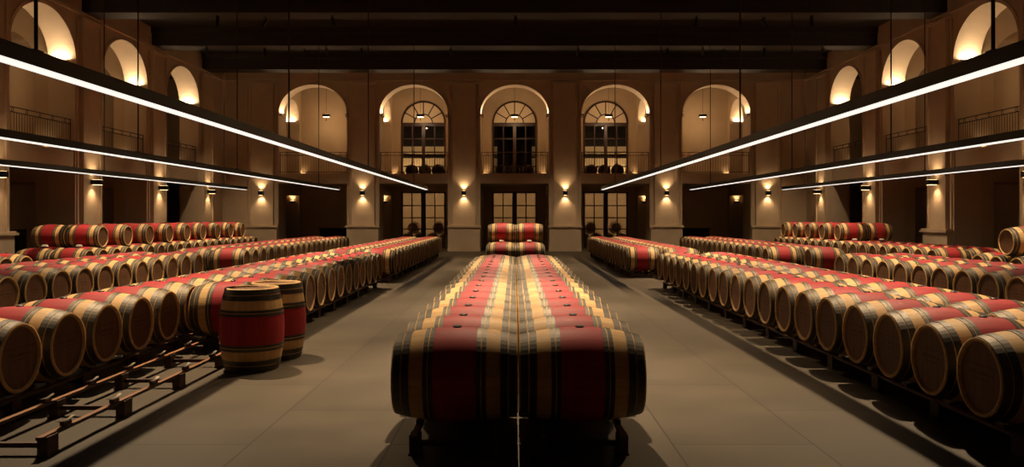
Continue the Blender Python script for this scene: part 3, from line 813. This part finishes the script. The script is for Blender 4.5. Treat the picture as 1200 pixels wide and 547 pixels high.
# ------------------------------------------------------------------ racks under the rows
RO = 0.29; RZ = 0.155
def foot_mesh():
    bm = new(); box(bm, -0.038, 0.038, -0.07, 0.07, 0, RZ - 0.012); box(bm, -0.045, 0.045, -0.078, 0.078, 0, 0.015)
    return finish(bm, 'foot', M['rack'])
def bar_mesh():
    bm = new(); box(bm, -RO + 0.038, RO - 0.038, -0.02, 0.02, 0.055, 0.09); return finish(bm, 'crossbar', M['rack'])
def saddle_bm(bm, x, y, mi=0):
    """curved steel plate that hugs a barrel, on a small block"""
    r = rad(RO) + 0.008; n = 12; a0 = math.radians(18); w = 0.013; t = 0.005
    inner = [(y + r * math.sin(-a0 + 2 * a0 * i / n), BZ - r * math.cos(-a0 + 2 * a0 * i / n)) for i in range(n + 1)]
    outer = [(y + (r + t) * math.sin(-a0 + 2 * a0 * i / n), BZ - (r + t) * math.cos(-a0 + 2 * a0 * i / n)) for i in range(n + 1)]
    for i in range(n):
        q = [inner[i], inner[i + 1], outer[i + 1], outer[i]]
        a = [bm.verts.new((x - w, p[0], p[1])) for p in q]; b = [bm.verts.new((x + w, p[0], p[1])) for p in q]
        for f in ((a[0], a[1], a[2], a[3]), (b[3], b[2], b[1], b[0])): bm.faces.new(f).material_index = mi
        for j in range(4): bm.faces.new((a[j], b[j], b[(j + 1) % 4], a[(j + 1) % 4])).material_index = mi
    box(bm, x - 0.018, x + 0.018, y - 0.05, y + 0.05, RZ + 0.006, BZ - r - t, 1)
ME_FOOT, ME_BAR = foot_mesh(), bar_mesh()
bm = new(); saddle_bm(bm, 0, 0); bmesh.ops.remove_doubles(bm, verts=bm.verts, dist=1e-5); ME_SADDLE = finish(bm, 'saddle', [M['saddle'], M['rack']])
for rk in racks:
    x, y0, y1 = rk['x'], rk['y0'], rk['y1']
    note = 'long low barrel rack, empty at its near end' if rk['block'].startswith('near first block left') and rk['col'] == 'inner' else 'dark low barrel rack'
    sidew = {'left': 'left side', 'right': 'right side', 'inner': 'inner column', 'outer': 'outer column'}[rk['col']]
    lab = '%s under the %s, %s' % (note, sidew, rk['block'])
    if note.startswith('long'): lab = 'low barrel rack, its near end empty, inner column, first block left of centre'
    root = empty('barrel_rack', (x, y0, 0)); tag(root, lab, 'rack', 'racks under the barrel rows')
    for s in (-1, 1):
        bm = new()
        # angle iron: a flat top strip and a lip
        box(bm, s * RO - 0.020, s * RO + 0.020, -0.06, y1 - y0 + 0.06, RZ - 0.010, RZ, 1); box(bm, s * RO - 0.024, s * RO - 0.020, -0.06, y1 - y0 + 0.06, RZ - 0.025, RZ, 0); box(bm, s * RO + 0.020, s * RO + 0.024, -0.06, y1 - y0 + 0.06, RZ - 0.025, RZ, 0)
        obj(bm, 'rail', [M['rack'], M['rail']], root)
    n = max(1, int(round((y1 - y0 - 0.1) / 1.09))); step = (y1 - y0 - 0.1) / n
    near = y0 < 12
    ys = list(rk['ys'])
    yy = ys[0] - PITCH
    while yy > y0: ys.insert(0, yy); yy -= PITCH
    if near:
        for i in range(n + 1):
            link(ME_BAR, 'crossbar', root, (0, 0.05 + step * i, 0))
            for s in (-1, 1): link(ME_FOOT, 'foot', root, (s * RO, 0.05 + step * i, 0))
        for y in ys:
            for s in (-1, 1): link(ME_SADDLE, 'saddle', root, (s * RO, y - y0, 0))
    else:
        bm = new()
        for i in range(n + 1):
            y = 0.05 + step * i
            box(bm, -RO + 0.038, RO - 0.038, y - 0.02, y + 0.02, 0.055, 0.09)
            for s in (-1, 1): box(bm, s * RO - 0.038, s * RO + 0.038, y - 0.07, y + 0.07, 0, RZ - 0.012)
        obj(bm, 'frame', M['rack'], root)
        bm = new()
        for y in ys:
            for s in (-1, 1): saddle_bm(bm, s * RO, y - y0)
        tag(obj(bm, 'saddle_row', [M['saddle'], M['rack']], root), kind='stuff')

# pale chocks that steady the front barrels of the upper layers
ME_CHOCK = None
bm = new()
vs = [(-0.09, -0.06, 0), (0.09, -0.06, 0), (0.09, 0.05, 0), (-0.09, 0.05, 0), (-0.06, -0.035, 0.055), (0.06, -0.035, 0.055), (0.06, 0.02, 0.055), (-0.06, 0.02, 0.055)]
vv = [bm.verts.new(v) for v in vs]
for q in ((0, 3, 2, 1), (4, 5, 6, 7), (0, 1, 5, 4), (1, 2, 6, 5), (2, 3, 7, 6), (3, 0, 4, 7)): bm.faces.new([vv[i] for i in q])
bmesh.ops.bevel(bm, geom=list(bm.edges), offset=0.006, segments=1, affect='EDGES')
ME_CHOCK = finish(bm, 'chock', M['chock'])
for b in blocks:
    if b['layer'] != 'up': continue
    o = link(ME_CHOCK, 'wedge_chock', None, (b['x'], b['ys'][0] - 0.40, BZ + BR + 0.010))
    w = {'left': 'left side', 'right': 'right side', 'inner': 'inner column', 'outer': 'outer column'}[b['col']]
    tag(o, 'pale wedge under the first stacked barrel, %s, %s' % (w, b['block']), 'wedge', 'pale wedges under stacked barrels')

# ------------------------------------------------------------------ world, camera, view
w = bpy.data.worlds.new('world'); SC.world = w; w.use_nodes = True
w.node_tree.nodes['Background'].inputs['Color'].default_value = (0.01, 0.008, 0.006, 1)
w.node_tree.nodes['Background'].inputs['Strength'].default_value = 0.2
cam = bpy.data.cameras.new('camera'); co = bpy.data.objects.new('camera', cam); COL.objects.link(co)
co.location = (0, 0, EYE); co.rotation_euler = (PI / 2, 0, 0)
cam.sensor_width = 36.0; cam.lens = FOCAL / 1200 * 36.0
cam.shift_x = -3.0 / 1200; cam.shift_y = -19.5 / 1200
cam.clip_end = 200; cam.clip_start = 0.05
SC.camera = co
SC.view_settings.view_transform = 'Standard'
SC.view_settings.look = 'None'
SC.view_settings.exposure = 0.0
SC.view_settings.gamma = 1.0
SC.view_settings.use_curve_mapping = False
SC.cycles.use_denoising = True
SC.cycles.max_bounces = 8
SC.cycles.sample_clamp_indirect = 4.0
